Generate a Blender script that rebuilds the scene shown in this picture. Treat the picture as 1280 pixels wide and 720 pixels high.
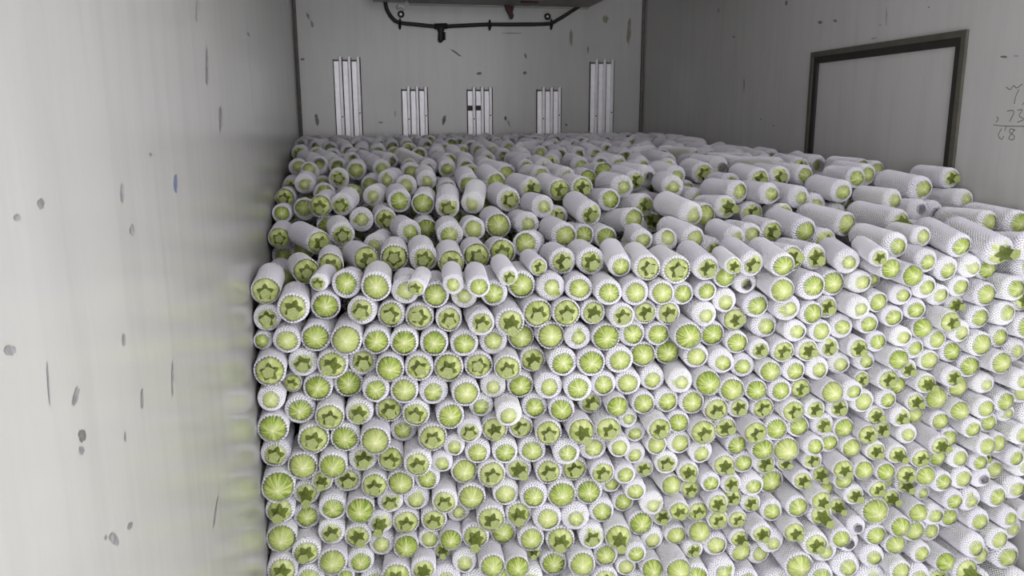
import bpy, math, random
import numpy as np
from mathutils import Matrix, Vector, Euler

for o in list(bpy.data.objects):
    bpy.data.objects.remove(o)
random.seed(7)
rng = np.random.default_rng(7)
scene = bpy.context.scene
C = scene.collection

# ------------------------------------------------------------------ camera
F_PX = 998.99
YAW, PITCH, ROLL = 0.2002, 0.2056, -0.0046
CZ = 1.75                                   # eye height over the truck floor
_fw = np.array([math.sin(YAW)*math.cos(PITCH), math.cos(YAW)*math.cos(PITCH), -math.sin(PITCH)])
_r0 = np.array([math.cos(YAW), -math.sin(YAW), 0.0])
_u0 = np.cross(_r0, _fw)
_r = math.cos(ROLL)*_r0 + math.sin(ROLL)*_u0
_u = -math.sin(ROLL)*_r0 + math.cos(ROLL)*_u0
cam_data = bpy.data.cameras.new('camera')
cam_data.sensor_width = 36.0
cam_data.lens = F_PX/1280*36.0
cam_data.clip_start = 0.02
cam = bpy.data.objects.new('camera', cam_data)
C.objects.link(cam)
cam.matrix_world = Matrix(((_r[0], _u[0], -_fw[0], 0), (_r[1], _u[1], -_fw[1], 0),
                           (_r[2], _u[2], -_fw[2], CZ), (0, 0, 0, 1)))
scene.camera = cam

# ------------------------------------------------------------------ daylight and exposure
world = bpy.data.worlds.new('overcast_sky')
scene.world = world
world.use_nodes = True
bg = world.node_tree.nodes['Background']
bg.inputs[0].default_value = (0.97, 0.97, 1.0, 1)
bg.inputs[1].default_value = 1.0
vs = scene.view_settings
vs.view_transform = 'Standard'
vs.look = 'None'
vs.gamma = 1
vs.use_curve_mapping = False
vs.exposure = 1.66

# ------------------------------------------------------------------ room dimensions (metres)
XL, XR = -0.2583, 2.05-0.2583               # inner faces of the two long walls
YB = 4.787                                  # inner face of the end wall
YO = 0.22                                  # rear opening of the cargo box
ZC = CZ + 0.95                              # ceiling

def ray(x, y):
    return _fw + (x-640)/F_PX*_r - (y-360)/F_PX*_u
def on_x(x, y, X):
    d = ray(x, y); t = X/d[0]
    return np.array([X, d[1]*t, CZ+d[2]*t])
def on_y(x, y, Y):
    d = ray(x, y); t = Y/d[1]
    return np.array([d[0]*t, Y, CZ+d[2]*t])
def px_per_m(p):
    return F_PX/float((np.asarray(p)-np.array([0, 0, CZ])) @ _fw)

# ------------------------------------------------------------------ materials
def nodes_of(name):
    m = bpy.data.materials.new(name)
    m.use_nodes = True
    nt = m.node_tree
    return m, nt, nt.nodes['Principled BSDF']
def N(nt, kind, **kw):
    n = nt.nodes.new(kind)
    for k, v in kw.items():
        setattr(n, k, v)
    return n
def ramp(nt, src, stops):
    r = N(nt, 'ShaderNodeValToRGB')
    while len(r.color_ramp.elements) < len(stops):
        r.color_ramp.elements.new(0.5)
    for e, (p, c) in zip(r.color_ramp.elements, stops):
        e.position = p
        e.color = (*c, 1)
    nt.links.new(src, r.inputs[0])
    return r.outputs[0]
def mixc(nt, fac, a, b, mode='MIX'):
    m = N(nt, 'ShaderNodeMix', data_type='RGBA', blend_type=mode)
    for sock, v in ((m.inputs[0], fac), (m.inputs[6], a), (m.inputs[7], b)):
        if isinstance(v, (int, float)):
            sock.default_value = v
        elif isinstance(v, tuple):
            sock.default_value = (*v, 1)
        else:
            nt.links.new(v, sock)
    return m.outputs[2]
def noise(nt, vec, scale, detail=3, rough=0.5):
    n = N(nt, 'ShaderNodeTexNoise')
    n.inputs['Scale'].default_value = scale
    n.inputs['Detail'].default_value = detail
    n.inputs['Roughness'].default_value = rough
    if vec is not None:
        nt.links.new(vec, n.inputs['Vector'])
    return n.outputs['Fac']
def stretched(nt, s):
    tc = N(nt, 'ShaderNodeTexCoord')
    mp = N(nt, 'ShaderNodeMapping')
    mp.inputs['Scale'].default_value = s
    nt.links.new(tc.outputs['Object'], mp.inputs['Vector'])
    return mp.outputs['Vector']

def wall_material(name, col, dirt, rough, spec=0.5):
    m, nt, b = nodes_of(name)
    streak = noise(nt, stretched(nt, (7, 7, 0.6)), 3.0, 5, 0.6)
    blot = noise(nt, stretched(nt, (1, 1, 1)), 2.2, 4, 0.55)
    f1 = ramp(nt, streak, [(0.45, (0, 0, 0)), (0.8, (0.55, 0.55, 0.55))])
    f2 = ramp(nt, blot, [(0.5, (0, 0, 0)), (0.85, (0.5, 0.5, 0.5))])
    c = mixc(nt, f1, col, dirt)
    c = mixc(nt, f2, c, dirt)
    nt.links.new(c, b.inputs['Base Color'])
    rr = N(nt, 'ShaderNodeMapRange')
    rr.inputs[3].default_value = rough*0.8
    rr.inputs[4].default_value = rough*1.3
    nt.links.new(blot, rr.inputs[0])
    nt.links.new(rr.outputs[0], b.inputs['Roughness'])
    b.inputs['Specular IOR Level'].default_value = spec
    bp = N(nt, 'ShaderNodeBump')
    bp.inputs['Strength'].default_value = 0.12
    bp.inputs['Distance'].default_value = 0.004
    nt.links.new(noise(nt, stretched(nt, (4, 4, 0.5)), 2.0, 3), bp.inputs['Height'])
    nt.links.new(bp.outputs[0], b.inputs['Normal'])
    return m
def plain(name, col, rough=0.5, metal=0.0, var=0.15, scale=30):
    m, nt, b = nodes_of(name)
    n = noise(nt, stretched(nt, (1, 1, 1)), scale, 3)
    dk = tuple(v*(1-var) for v in col)
    lt = tuple(min(1, v*(1+var)) for v in col)
    nt.links.new(ramp(nt, n, [(0.3, dk), (0.7, lt)]), b.inputs['Base Color'])
    b.inputs['Roughness'].default_value = rough
    b.inputs['Metallic'].default_value = metal
    return m

M_WALL = wall_material('white_gelcoat', (0.52, 0.51, 0.50), (0.43, 0.42, 0.41), 0.18)
M_FLOOR = plain('floor_aluminium', (0.35, 0.35, 0.36), 0.5, 0.3)
M_SEAL = plain('corner_sealant', (0.14, 0.13, 0.12), 0.7)
M_FRAME = plain('door_trim_metal', (0.085, 0.078, 0.062), 0.55)
M_GASKET = plain('black_gasket', (0.02, 0.018, 0.016), 0.7)
M_SLAT = plain('rail_white', (0.90, 0.88, 0.91), 0.45, 0.45, 0.05)
M_RIB = plain('rail_rib_grey', (0.76, 0.74, 0.77), 0.45, 0.4, 0.05)
M_BLACK = plain('black_rubber', (0.018, 0.016, 0.016), 0.55)
M_UNIT = plain('cooler_casing', (0.40, 0.39, 0.37), 0.5, 0, 0.08, 8)
M_UNITD = plain('cooler_tray', (0.24, 0.23, 0.22), 0.5, 0, 0.1, 8)
M_RED = plain('dark_red_cable', (0.07, 0.025, 0.022), 0.6)
M_WHITEP = plain('white_sealant', (0.8, 0.8, 0.78), 0.6)
M_INK = plain('marker_ink', (0.10, 0.09, 0.09), 0.7)
M_SCUFF = plain('scuff_grey', (0.27, 0.265, 0.27), 0.7, 0, 0.3, 90)
M_SCUFFD = plain('scuff_dark', (0.15, 0.14, 0.13), 0.7, 0, 0.3, 90)
M_SCUFFB = plain('scuff_blue', (0.16, 0.19, 0.34), 0.6, 0, 0.3, 90)
M_MOSS = plain('stain_olive', (0.26, 0.25, 0.19), 0.7, 0, 0.3, 90)

def foam_material():
    m, nt, b = nodes_of('white_foam_net')
    oi = N(nt, 'ShaderNodeObjectInfo')
    c = ramp(nt, oi.outputs['Random'], [(0.0, (0.73, 0.705, 0.77)), (0.6, (0.79, 0.77, 0.825)), (1.0, (0.82, 0.81, 0.84))])
    nt.links.new(c, b.inputs['Base Color'])
    b.inputs['Roughness'].default_value = 0.55
    return m
M_FOAM = foam_material()

def fruit_material():
    # attribute tip_co = (cos angle, sin angle, distance from the tip along the axis)
    m, nt, b = nodes_of('zucchini_skin')
    at = N(nt, 'ShaderNodeAttribute', attribute_name='tip_co')
    oi = N(nt, 'ShaderNodeObjectInfo')
    sep = N(nt, 'ShaderNodeSeparateXYZ')
    nt.links.new(at.outputs['Vector'], sep.inputs[0])
    add = N(nt, 'ShaderNodeVectorMath', operation='MULTIPLY_ADD')
    nt.links.new(at.outputs['Vector'], add.inputs[0])
    add.inputs[1].default_value = (1, 1, 3)
    sc = N(nt, 'ShaderNodeVectorMath', operation='SCALE')
    comb = N(nt, 'ShaderNodeCombineXYZ')
    for i in range(3):
        nt.links.new(oi.outputs['Random'], comb.inputs[i])
    nt.links.new(comb.outputs[0], sc.inputs[0])
    sc.inputs['Scale'].default_value = 37.0
    nt.links.new(sc.outputs[0], add.inputs[2])
    streak = noise(nt, add.outputs[0], 7.5, 2, 0.5)
    speck = noise(nt, stretched(nt, (1, 1, 1)), 160, 2)
    c = ramp(nt, streak, [(0.36, (0.169, 0.257, 0.029)), (0.47, (0.286, 0.386, 0.055)), (0.56, (0.403, 0.491, 0.107)), (0.68, (0.598, 0.632, 0.244))])
    # every fruit a little paler or deeper
    pale = ramp(nt, oi.outputs['Random'], [(0.0, (0, 0, 0)), (0.45, (0.05, 0.05, 0.05)), (1.0, (0.5, 0.5, 0.5))])
    c = mixc(nt, pale, c, (0.572, 0.608, 0.260))
    # the blossom scar: a small pale corky dot on the very tip
    tip = ramp(nt, sep.outputs['Z'], [(0.0018, (0.9, 0.9, 0.9)), (0.0028, (0.45, 0.45, 0.45)), (0.008, (0.25, 0.25, 0.25)), (0.018, (0, 0, 0))])
    c = mixc(nt, tip, c, (0.806, 0.760, 0.488))
    sp = ramp(nt, speck, [(0.55, (0, 0, 0)), (0.75, (0.35, 0.35, 0.35))])
    c = mixc(nt, sp, c, (0.715, 0.714, 0.406))
    nt.links.new(c, b.inputs['Base Color'])
    b.inputs['Roughness'].default_value = 0.38
    b.inputs['Specular IOR Level'].default_value = 0.45
    return m
M_FRUIT = fruit_material()
def shoulder_material():
    m, nt, b = nodes_of('zucchini_shoulder_skin')
    at = N(nt, 'ShaderNodeAttribute', attribute_name='tip_co')
    oi = N(nt, 'ShaderNodeObjectInfo')
    mp = N(nt, 'ShaderNodeVectorMath', operation='MULTIPLY')
    nt.links.new(at.outputs['Vector'], mp.inputs[0])
    mp.inputs[1].default_value = (1, 1, 3)
    streak = noise(nt, mp.outputs[0], 3.2, 2, 0.5)
    c = ramp(nt, streak, [(0.35, (0.338, 0.421, 0.090)), (0.5, (0.481, 0.550, 0.179)), (0.68, (0.624, 0.655, 0.309))])
    pale = ramp(nt, oi.outputs['Random'], [(0.0, (0.35, 0.35, 0.35)), (0.4, (0, 0, 0)), (1.0, (0.5, 0.5, 0.5))])
    c = mixc(nt, pale, c, (0.624, 0.655, 0.309))
    nt.links.new(c, b.inputs['Base Color'])
    b.inputs['Roughness'].default_value = 0.38
    return m
M_SHOULDER = shoulder_material()
M_STEM = plain('stem_green', (0.15, 0.195, 0.034), 0.5, 0, 0.4, 160)
M_CUT = plain('stem_cut_face', (0.28, 0.325, 0.105), 0.5, 0, 0.2, 200)

# ------------------------------------------------------------------ object helpers
def link(name, mesh, parent=None):
    o = bpy.data.objects.new(name, mesh)
    C.objects.link(o)
    if parent is not None:
        o.parent = parent
    return o
def tag(o, label, cat, group=None):
    o['label'] = label
    o['category'] = cat
    if group:
        o['group'] = group
    return o
def structure(o):
    o['kind'] = 'structure'
    return o
def mesh_of(name, V, F, mats, midx=None, smooth=False):
    me = bpy.data.meshes.new(name)
    me.from_pydata([tuple(v) for v in V], [], F)
    for m in mats:
        me.materials.append(m)
    if midx is not None:
        me.polygons.foreach_set('material_index', np.asarray(midx, dtype=np.int32))
    if smooth:
        me.polygons.foreach_set('use_smooth', np.ones(len(F), dtype=bool) if smooth is True else np.asarray(smooth, dtype=bool))
    me.update()
    return me
class MB:
    def __init__(self):
        self.V, self.F = [], []
    def box(self, a, b, bev=0.0):
        (x0, y0, z0), (x1, y1, z1) = a, b
        n = len(self.V)
        if bev <= 0:
            self.V += [(x, y, z) for z in (z0, z1) for y in (y0, y1) for x in (x0, x1)]
            self.F += [[n+i for i in q] for q in ((0, 2, 3, 1), (4, 5, 7, 6), (0, 1, 5, 4), (2, 6, 7, 3), (0, 4, 6, 2), (1, 3, 7, 5))]
        else:
            import bmesh
            bm = bmesh.new()
            bmesh.ops.create_cube(bm, size=1.0)
            for v in bm.verts:
                v.co = Vector((x0+(v.co.x+.5)*(x1-x0), y0+(v.co.y+.5)*(y1-y0), z0+(v.co.z+.5)*(z1-z0)))
            bmesh.ops.bevel(bm, geom=bm.edges[:], offset=bev, segments=2, affect='EDGES', profile=0.5)
            bm.verts.index_update()
            self.V += [tuple(v.co) for v in bm.verts]
            self.F += [[n+v.index for v in f.verts] for f in bm.faces]
            bm.free()
        return self
    def tube(self, pts, rad, seg=10):
        pts = [Vector(p) for p in pts]
        rads = rad if isinstance(rad, (list, tuple)) else [rad]*len(pts)
        n = len(self.V)
        ref = Vector((0.13, 0.71, 0.69)).normalized()
        for i, p in enumerate(pts):
            d = (pts[min(i+1, len(pts)-1)]-pts[max(i-1, 0)]).normalized()
            a = d.cross(ref)
            if a.length < 1e-4:
                a = d.cross(Vector((1, 0, 0)))
            a.normalize()
            b2 = d.cross(a).normalized()
            for k in range(seg):
                t = 2*math.pi*k/seg
                self.V.append(tuple(p+(a*math.cos(t)+b2*math.sin(t))*rads[i]))
        for i in range(len(pts)-1):
            for k in range(seg):
                k2 = (k+1) % seg
                self.F.append([n+i*seg+k, n+i*seg+k2, n+(i+1)*seg+k2, n+(i+1)*seg+k])
        self.F.append([n+k for k in range(seg)][::-1])
        e = n+(len(pts)-1)*seg
        self.F.append([e+k for k in range(seg)])
        return self
    def build(self, name, mat, parent=None, smooth=False):
        return link(name, mesh_of(name, self.V, self.F, [mat], None, smooth), parent)
def smooth_path(pts, n=6):
    pts = [Vector(p) for p in pts]
    out = []
    for i in range(len(pts)-1):
        p0, p1, p2, p3 = pts[max(i-1, 0)], pts[i], pts[i+1], pts[min(i+2, len(pts)-1)]
        for k in range(n):
            t = k/n
            out.append(0.5*((2*p1)+(p2-p0)*t+(2*p0-5*p1+4*p2-p3)*t*t+(3*p1-p0-3*p2+p3)*t**3))
    out.append(pts[-1])
    return out

# ------------------------------------------------------------------ the cargo box
T = 0.07
wall_left = structure(MB().box((XL-T, YO, 0), (XL, YB+T, ZC)).build('wall_left', M_WALL))
DY0, DY1, DZ1, DZ0 = 2.117, 2.925, CZ+0.254, 0.12           # side door, outer edge of its frame
wr = MB()
wr.box((XR, YO, 0), (XR+T, DY0, ZC)); wr.box((XR, DY1, 0), (XR+T, YB, ZC))
wr.box((XR, DY0, DZ1), (XR+T, DY1, ZC)); wr.box((XR, DY0, 0), (XR+T, DY1, DZ0))
wall_right = structure(wr.build('wall_right', M_WALL))
wall_back = structure(MB().box((XL, YB, 0), (XR+T, YB+T, ZC)).build('wall_back', M_WALL))
ceiling = structure(MB().box((XL-T, YO, ZC), (XR+T, YB+T, ZC+T)).build('ceiling', M_WALL))
floor = structure(MB().box((XL-T, YO, -T), (XR+T, YB+T, 0)).build('floor', M_FLOOR))
structure(MB().box((XL, YB-0.020, 0), (XL+0.018, YB, ZC), 0.004).build('trim_1', M_SEAL))
structure(MB().box((XR-0.016, YB-0.016, 0), (XR, YB, ZC), 0.004).build('trim_2', M_SEAL))

# side door: metal trim, black gasket, recessed leaf
door = structure(link('door_1', None))
door.location = (XR, DY0, DZ0)
def frame_piece(name, mat, y0, y1, z0, z1, w, x0, x1):
    m = MB()
    m.box((x0, y0, z1-w), (x1, y1, z1)); m.box((x0, y0, z0), (x1, y1, z0+w))
    m.box((x0, y0, z0+w), (x1, y0+w, z1-w)); m.box((x0, y1-w, z0+w), (x1, y1, z1-w))
    o = m.build(name, mat, door)
    o.matrix_parent_inverse = Matrix.Translation((-XR, -DY0, -DZ0))
    return o
frame_piece('door_trim', M_FRAME, DY0-0.002, DY1+0.002, DZ0-0.002, DZ1+0.002, 0.019, XR-0.010, XR+0.03)
frame_piece('gasket', M_GASKET, DY0+0.016, DY1-0.016, DZ0+0.016, DZ1-0.016, 0.025, XR-0.006, XR+0.03)
leaf = MB().box((XR+0.004, DY0+0.03, DZ0+0.03), (XR+0.04, DY1-0.03, DZ1-0.03)).build('door_leaf', M_WALL, door)
leaf.matrix_parent_inverse = Matrix.Translation((-XR, -DY0, -DZ0))

# marks and handwriting on the walls (each lies on its wall)
def blob(name, mat, wall, plane, cx, cy, rx, ry, ang=0.0, n=16, jag=0.35):
    ax, val = plane
    f = on_x if ax == 'x' else on_y
    eps = 0.0006 if val < 0.5 and ax == 'x' else -0.0006
    V = []
    for k in range(n):
        t = 2*math.pi*k/n
        q = 1-jag*random.random()
        a, b = rx*q*math.cos(t), ry*q*math.sin(t)
        p = f(cx+a*math.cos(ang)-b*math.sin(ang), cy+a*math.sin(ang)+b*math.cos(ang), val+eps)
        V.append(tuple(p))
    return link(name, mesh_of(name, V, [list(range(n))], [mat]), wall)
PLW, PRW, PBW = ('x', XL), ('x', XR), ('y', YB)
for cx, cy, rx, ry, a, m in [(13, 438, 8, 7, 0, M_SCUFF), (52, 255, 5, 8, 0, M_SCUFF), (22, 272, 5, 5, 0, M_SCUFF), (220, 229, 2.6, 14, 0, M_SCUFFB),
                             (95, 496, 4, 15, 0.2, M_SCUFF), (103, 544, 5, 10, 0, M_SCUFFD), (103, 563, 4, 6, 0, M_SCUFF), (61, 482, 1.2, 32, -0.06, M_SCUFF),
                             (178, 498, 1.8, 14, 0, M_SCUFF), (157, 546, 1.2, 7, 0, M_SCUFF), (143, 673, 6, 11, -0.4, M_SCUFF), (163, 657, 3, 6, 0.3, M_SCUFF),
                             (270, 640, 1.0, 28, 0.14, M_SCUFF), (166, 288, 3.5, 9, 0, M_SCUFF), (153, 242, 2.5, 14, 0, M_SCUFF), (155, 425, 2.5, 9, 0, M_SCUFF),
                             (259, 85, 1.8, 28, 0, M_SCUFF), (276, 148, 2.0, 22, 0, M_SCUFF), (246, 14, 1.3, 14, 0, M_SCUFF), (311, 43, 1.4, 4, -0.4, M_SCUFFD),
                             (167, 15, 2, 2, 0, M_SCUFF), (189, 193, 2.2, 2.5, 0, M_SCUFF), (216, 475, 1.4, 26, 0, M_SCUFF), (133, 672, 1.5, 4, 0, M_SCUFF)]:
    blob('scuff_mark', m, wall_left, PLW, cx, cy, rx, ry, a)
for cx, cy, rx, ry, a, m in [(1025, 28, 3.5, 2.5, 0, M_SCUFFD), (1044, 26, 3, 2, 0, M_SCUFFD), (983, 4, 2, 3.5, 0, M_SCUFFD), (1161, 9, 1.3, 1.3, 0, M_SCUFFD),
                             (898, 13, 1.8, 4, 0, M_SCUFF), (917, 46, 1.6, 1.6, 0, M_SCUFFD), (1108, 20, 1, 14, 0, M_SCUFF), (1255, 71, 5, 1.8, 0.05, M_SCUFFD),
                             (1270, 70, 4, 1.0, 0, M_SCUFF), (1092, 48, 5, 1, -0.15, M_SCUFF), (967, 157, 1.2, 1.2, 0, M_SCUFFD), (930, 106, 1.3, 10, 0.05, M_SCUFF),
                             (951, 149, 1.1, 1.1, 0, M_SCUFFD), (1100, 31, 2, 1.4, 0, M_SCUFF)]:
    blob('scuff_mark', m, wall_right, PRW, cx, cy, rx, ry, a)
for cx, cy, rx, ry, a, m in [(378, 74, 3, 1.8, 0, M_SCUFFD), (385, 20, 2, 6, -0.3, M_SCUFF), (390, 30, 2.4, 5, -0.3, M_SCUFF), (657, 70, 1.6, 4, -0.4, M_SCUFFD),
                             (656, 91, 2.6, 2.6, 0, M_SCUFFD), (570, 66, 10, 1.2, 0.6, M_SCUFF), (599, 92, 4, 2.2, 0, M_SCUFF), (714, 46, 2.4, 14, 0, M_MOSS),
                             (757, 24, 4, 6, 0, M_MOSS), (735, 62, 1.0, 6, 0, M_SCUFFD), (786, 40, 3, 20, 0.06, M_MOSS), (708, 156, 1.8, 1.8, 0, M_SCUFFD),
                             (632, 148, 2, 3, 0, M_SCUFFD), (636, 154, 1.2, 5, -0.3, M_SCUFF), (494, 142, 1, 5, 0, M_SCUFF), (476, 153, 4, 1.3, 0.1, M_SCUFF),
                             (640, 41.5, 16, 0.9, 0, M_SCUFF), (555, 150, 2.5, 7, 0.2, M_SCUFF), (396, 150, 3, 9, -0.2, M_SCUFF)]:
    blob('scuff_mark', m, wall_back, PBW, cx, cy, rx, ry, a)
blob('scuff_mark', M_MOSS, door, ('x', XR+0.004), 1053, 178, 1.6, 7, 0.35)
strokes = [[(1258, 109), (1263, 112), (1267, 107), (1271, 110), (1278, 105)], [(1274, 112), (1270, 120), (1268, 130)], [(1246, 146), (1248, 149), (1245, 153)],
           [(1259, 139), (1266, 138), (1267, 142), (1262, 152)], [(1272, 138), (1278, 137), (1274, 145), (1280, 149), (1272, 153)], [(1278, 131), (1282, 126)],
           [(1242, 156), (1255, 157.5), (1281, 158)], [(1258, 157), (1256, 164)], [(1252, 161), (1248, 169), (1251, 174)], [(1255, 170), (1252, 175)],
           [(1269, 163), (1264, 161), (1262, 165), (1268, 170), (1266, 175), (1261, 173), (1264, 168), (1269, 162)]]
for s in strokes:
    pts = smooth_path([on_x(x, y, XR) for x, y in s], 4)
    MB().tube(pts, 0.0011, 6).build('handwriting', M_INK, wall_right)

# ------------------------------------------------------------------ air rails on the end wall
def rail_group(xa, ztop, n_label, tape=False, holes=True):
    root = link('wall_rail', None)
    root.location = (xa, YB, 0)
    tag(root, n_label, 'wall rail', 'upright rails on the end wall')
    P = 0.0495
    for k in range(3):
        x0 = k*P
        MB().box((x0+0.001, -0.008, 0.02), (x0+0.031, 0, ztop-0.026)).build('slat', M_SLAT, root)
        rib = MB().box((x0+0.029, -0.020, 0.02), (x0+0.0455, 0, ztop), 0.002).build('rib', M_RIB, root)
        MB().box((x0+0.0445, -0.012, 0.02), (x0+P+0.0015, 0, ztop-0.004)).build('groove_strip', M_GASKET, root)
        MB().box((x0+0.001, -0.005, ztop-0.026), (x0+0.029, 0, ztop-0.016)).build('end_lip', M_SEAL, root)
        if holes and k != 1:
            zz = (CZ+0.03) if ztop > CZ+0.3 else (CZ+0.015)
            MB().tube([(x0+0.036, -0.0215, zz+0.01*k), (x0+0.036, -0.016, zz+0.01*k)], 0.0042, 10).build('screw', M_BLACK, rib)
    MB().box((-0.003, -0.010, 0.02), (0.0015, 0, ztop-0.015)).build('groove_strip', M_GASKET, root)
    if tape:
        MB().box((0.002, -0.0095, CZ+0.062), (0.030, -0.0075, CZ+0.092)).build('tape_patch', M_BLACK, root)
        MB().box((P+0.002, -0.0095, CZ+0.064), (P+0.044, -0.0075, CZ+0.092)).build('tape_patch', M_BLACK, root)
    return root
HT, HS = CZ+0.362, CZ+0.2
rail_group(-0.052, HT, 'tall white ribbed wall rail beside the bare side wall')
rail_group(0.326, HS, 'short white ribbed wall rail between tall rail and taped rail')
rail_group(0.708, HS, 'short white ribbed wall rail with two black tape patches', True)
rail_group(1.128, HS, 'short white ribbed wall rail between taped rail and dim tall rail')
rail_group(1.457, HT, 'tall grey-white ribbed wall rail near the wall with the door')

# ------------------------------------------------------------------ cooling unit, hose and cables high on the end wall
unit = link('cooling_unit', None)
unit.location = (0.16, YB, CZ+0.66)
tag(unit, 'grey cooling unit hung under the ceiling above the black hose', 'cooling unit')
uw = 1.31
MB().box((0.0, -0.42, 0.012), (uw, 0, ZC-CZ-0.66), 0.012).build('casing', M_UNIT, unit)
MB().box((0.22, -0.40, -0.004), (uw-0.03, -0.015, 0.02), 0.006).build('drip_tray', M_UNITD, unit)
MB().box((0.225, -0.018, -0.012), (uw-0.03, 0, 0.012), 0.003).build('tray_lip', M_UNIT, unit)
MB().box((0.02, -0.40, 0.0), (0.205, 0, 0.02), 0.006).build('end_cover', M_UNIT, unit)
MB().box((0.83, -0.22, -0.012), (0.93, -0.18, 0.0), 0.003).build('drain_cap', M_RED, unit)

hose = link('drain_hose', None)
hose.location = (0.56, YB, CZ+0.53)
tag(hose, 'thin black hose looping along the end wall under the cooling unit', 'hose')
def hp(x, y, off=0.02):
    p = on_y(x, y, YB-off)
    return (p[0]-0.56, p[1]-YB, p[2]-CZ-0.53)
path = smooth_path([hp(482, 3.2), hp(484, 12), hp(490, 22), hp(499, 28), hp(520, 30.5), hp(548, 33), hp(575, 32), hp(611, 30.5), hp(650, 30.5), hp(686, 29.5), hp(697, 25), hp(711, 16.4), hp(725, 7.0)], 8)
MB().tube(path, 0.0105, 12).build('hose_pipe', M_BLACK, hose, True)
for x, y in ((500, 29.5), (612, 31), (689, 30)):
    a, b = hp(x, y-6, 0.012), hp(x, y+7, 0.012)
    MB().tube([a, ((a[0]+b[0])/2, a[1]-0.016, (a[2]+b[2])/2), b], [0.005, 0.0095, 0.005], 8).build('hose_clip', M_BLACK, hose)
valve = MB().tube([hp(551, 33), hp(551, 36), hp(551, 41), hp(551, 50), hp(551, 53)], [0.020, 0.022, 0.014, 0.016, 0.008], 12).build('drain_valve', M_BLACK, hose, True)
MB().tube([hp(543, 33), hp(559, 32.5)], 0.016, 12).build('valve_tee', M_BLACK, valve, True)
MB().tube([hp(555.5, 40), hp(555.5, 50)], 0.007, 8).build('valve_lever', M_BLACK, valve)
for x, y, lb in ((501, 18, 'black ring bolt with white sealant beside the hose'), (684, 21, 'bare black ring bolt above the hose clip')):
    p = on_y(x, y, YB)
    r = link('ring_bolt', None)
    r.location = p
    tag(r, lb, 'bolt')
    ring = [(math.cos(t)*0.014, -0.010, math.sin(t)*0.014) for t in [i*math.pi/8 for i in range(17)]]
    MB().tube(ring, 0.006, 8).build('ring', M_BLACK, r, True)
    MB().tube([(0, 0, 0), (0, -0.014, 0)], 0.006, 8).build('shank', M_RIB, r)
    if x == 501:
        MB().tube([(-0.022, -0.01, 0.030), (-0.008, -0.016, 0.044), (0.010, -0.016, 0.042), (0.022, -0.012, 0.022)], [0.008, 0.013, 0.013, 0.007], 8).build('sealant_blob', M_WHITEP, r, True)
cb = link('hanging_cable', None)
cb.location = on_y(637, 4, YB)
tag(cb, 'dark red frayed cable end hanging below the cooling unit', 'cable')
o0 = on_y(637, 4, YB)
for pts, rr in (([(631, 2), (634, 10), (638, 18), (640, 24)], [0.011, 0.012, 0.010, 0.004]), ([(636, 2), (638, 12), (641, 22)], [0.010, 0.009, 0.004]), ([(642, 2), (641, 10), (638, 19)], [0.007, 0.007, 0.003])):
    MB().tube(smooth_path([tuple(on_y(x, y, YB-0.03)-o0) for x, y in pts], 4), [rr[min(int(i/4), len(rr)-1)] for i in range((len(pts)-1)*4+1)], 8).build('strand', M_RED, cb, True)

# ------------------------------------------------------------------ zucchini parts (meshes shared by all copies)
# local frame: rim of the sleeve in the plane y = 0, fruit and sleeve run towards +y, the visible end looks to -y
R0 = 0.0375                                  # nominal sleeve radius
RB = R0-0.0052                               # fruit radius
CAP = {'b': 0.80*RB, 's': 0.62*RB, 'd': 0.80*RB}
SL = 0.205                                   # sleeve length
def tip_offset(ratio, kind):
    if kind == 'd':
        return -0.040                        # fruit lies deep inside, the mouth of the sleeve looks empty
    a = CAP[kind]
    q = min(0.985, (ratio*R0-0.0045)/RB)
    return a*(1-math.sqrt(1-q*q))
def fruit_geometry(kind, seed):
    r_ = np.random.default_rng(100+seed)
    n = 30
    a = CAP[kind]
    ts = np.concatenate([[0.0, 0.05, 0.1], np.linspace(0.2, math.pi/2, 8)])
    ys = list(a*(1-np.cos(ts))); rs = list(RB*np.sin(ts))
    for y in (0.05, 0.08, 0.12, 0.155):
        ys.append(y); rs.append(RB*(1-0.02*r_.random()))
    for t in np.linspace(0.2, 1.45, 5):
        ys.append(0.158+0.028*math.sin(t)); rs.append(RB*math.cos(t))
    lob = 5 if kind == 's' else 6
    ph = r_.random()*6.28
    V, A = [], []
    arc = [0.0]
    for jy in range(1, len(ys)):
        arc.append(arc[-1]+math.hypot(ys[jy]-ys[jy-1], rs[jy]-rs[jy-1]))
    for jy, (y, rr) in enumerate(zip(ys, rs)):
        for k in range(n):
            th = 2*math.pi*k/n
            q = rr*(1+0.022*math.cos(lob*th+ph)+0.012*math.cos(2*th+ph*2))
            V.append((q*math.cos(th), y, q*math.sin(th)))
            A.append((math.cos(th), math.sin(th), arc[jy] if kind == 'b' else 0.05+y))
    F = []
    for j in range(len(ys)-1):
        for k in range(n):
            k2 = (k+1) % n
            F.append([j*n+k, j*n+k2, (j+1)*n+k2, (j+1)*n+k])
    F.append([(len(ys)-1)*n+k for k in range(n)])
    return np.array(V), F, np.array(A)
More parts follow.
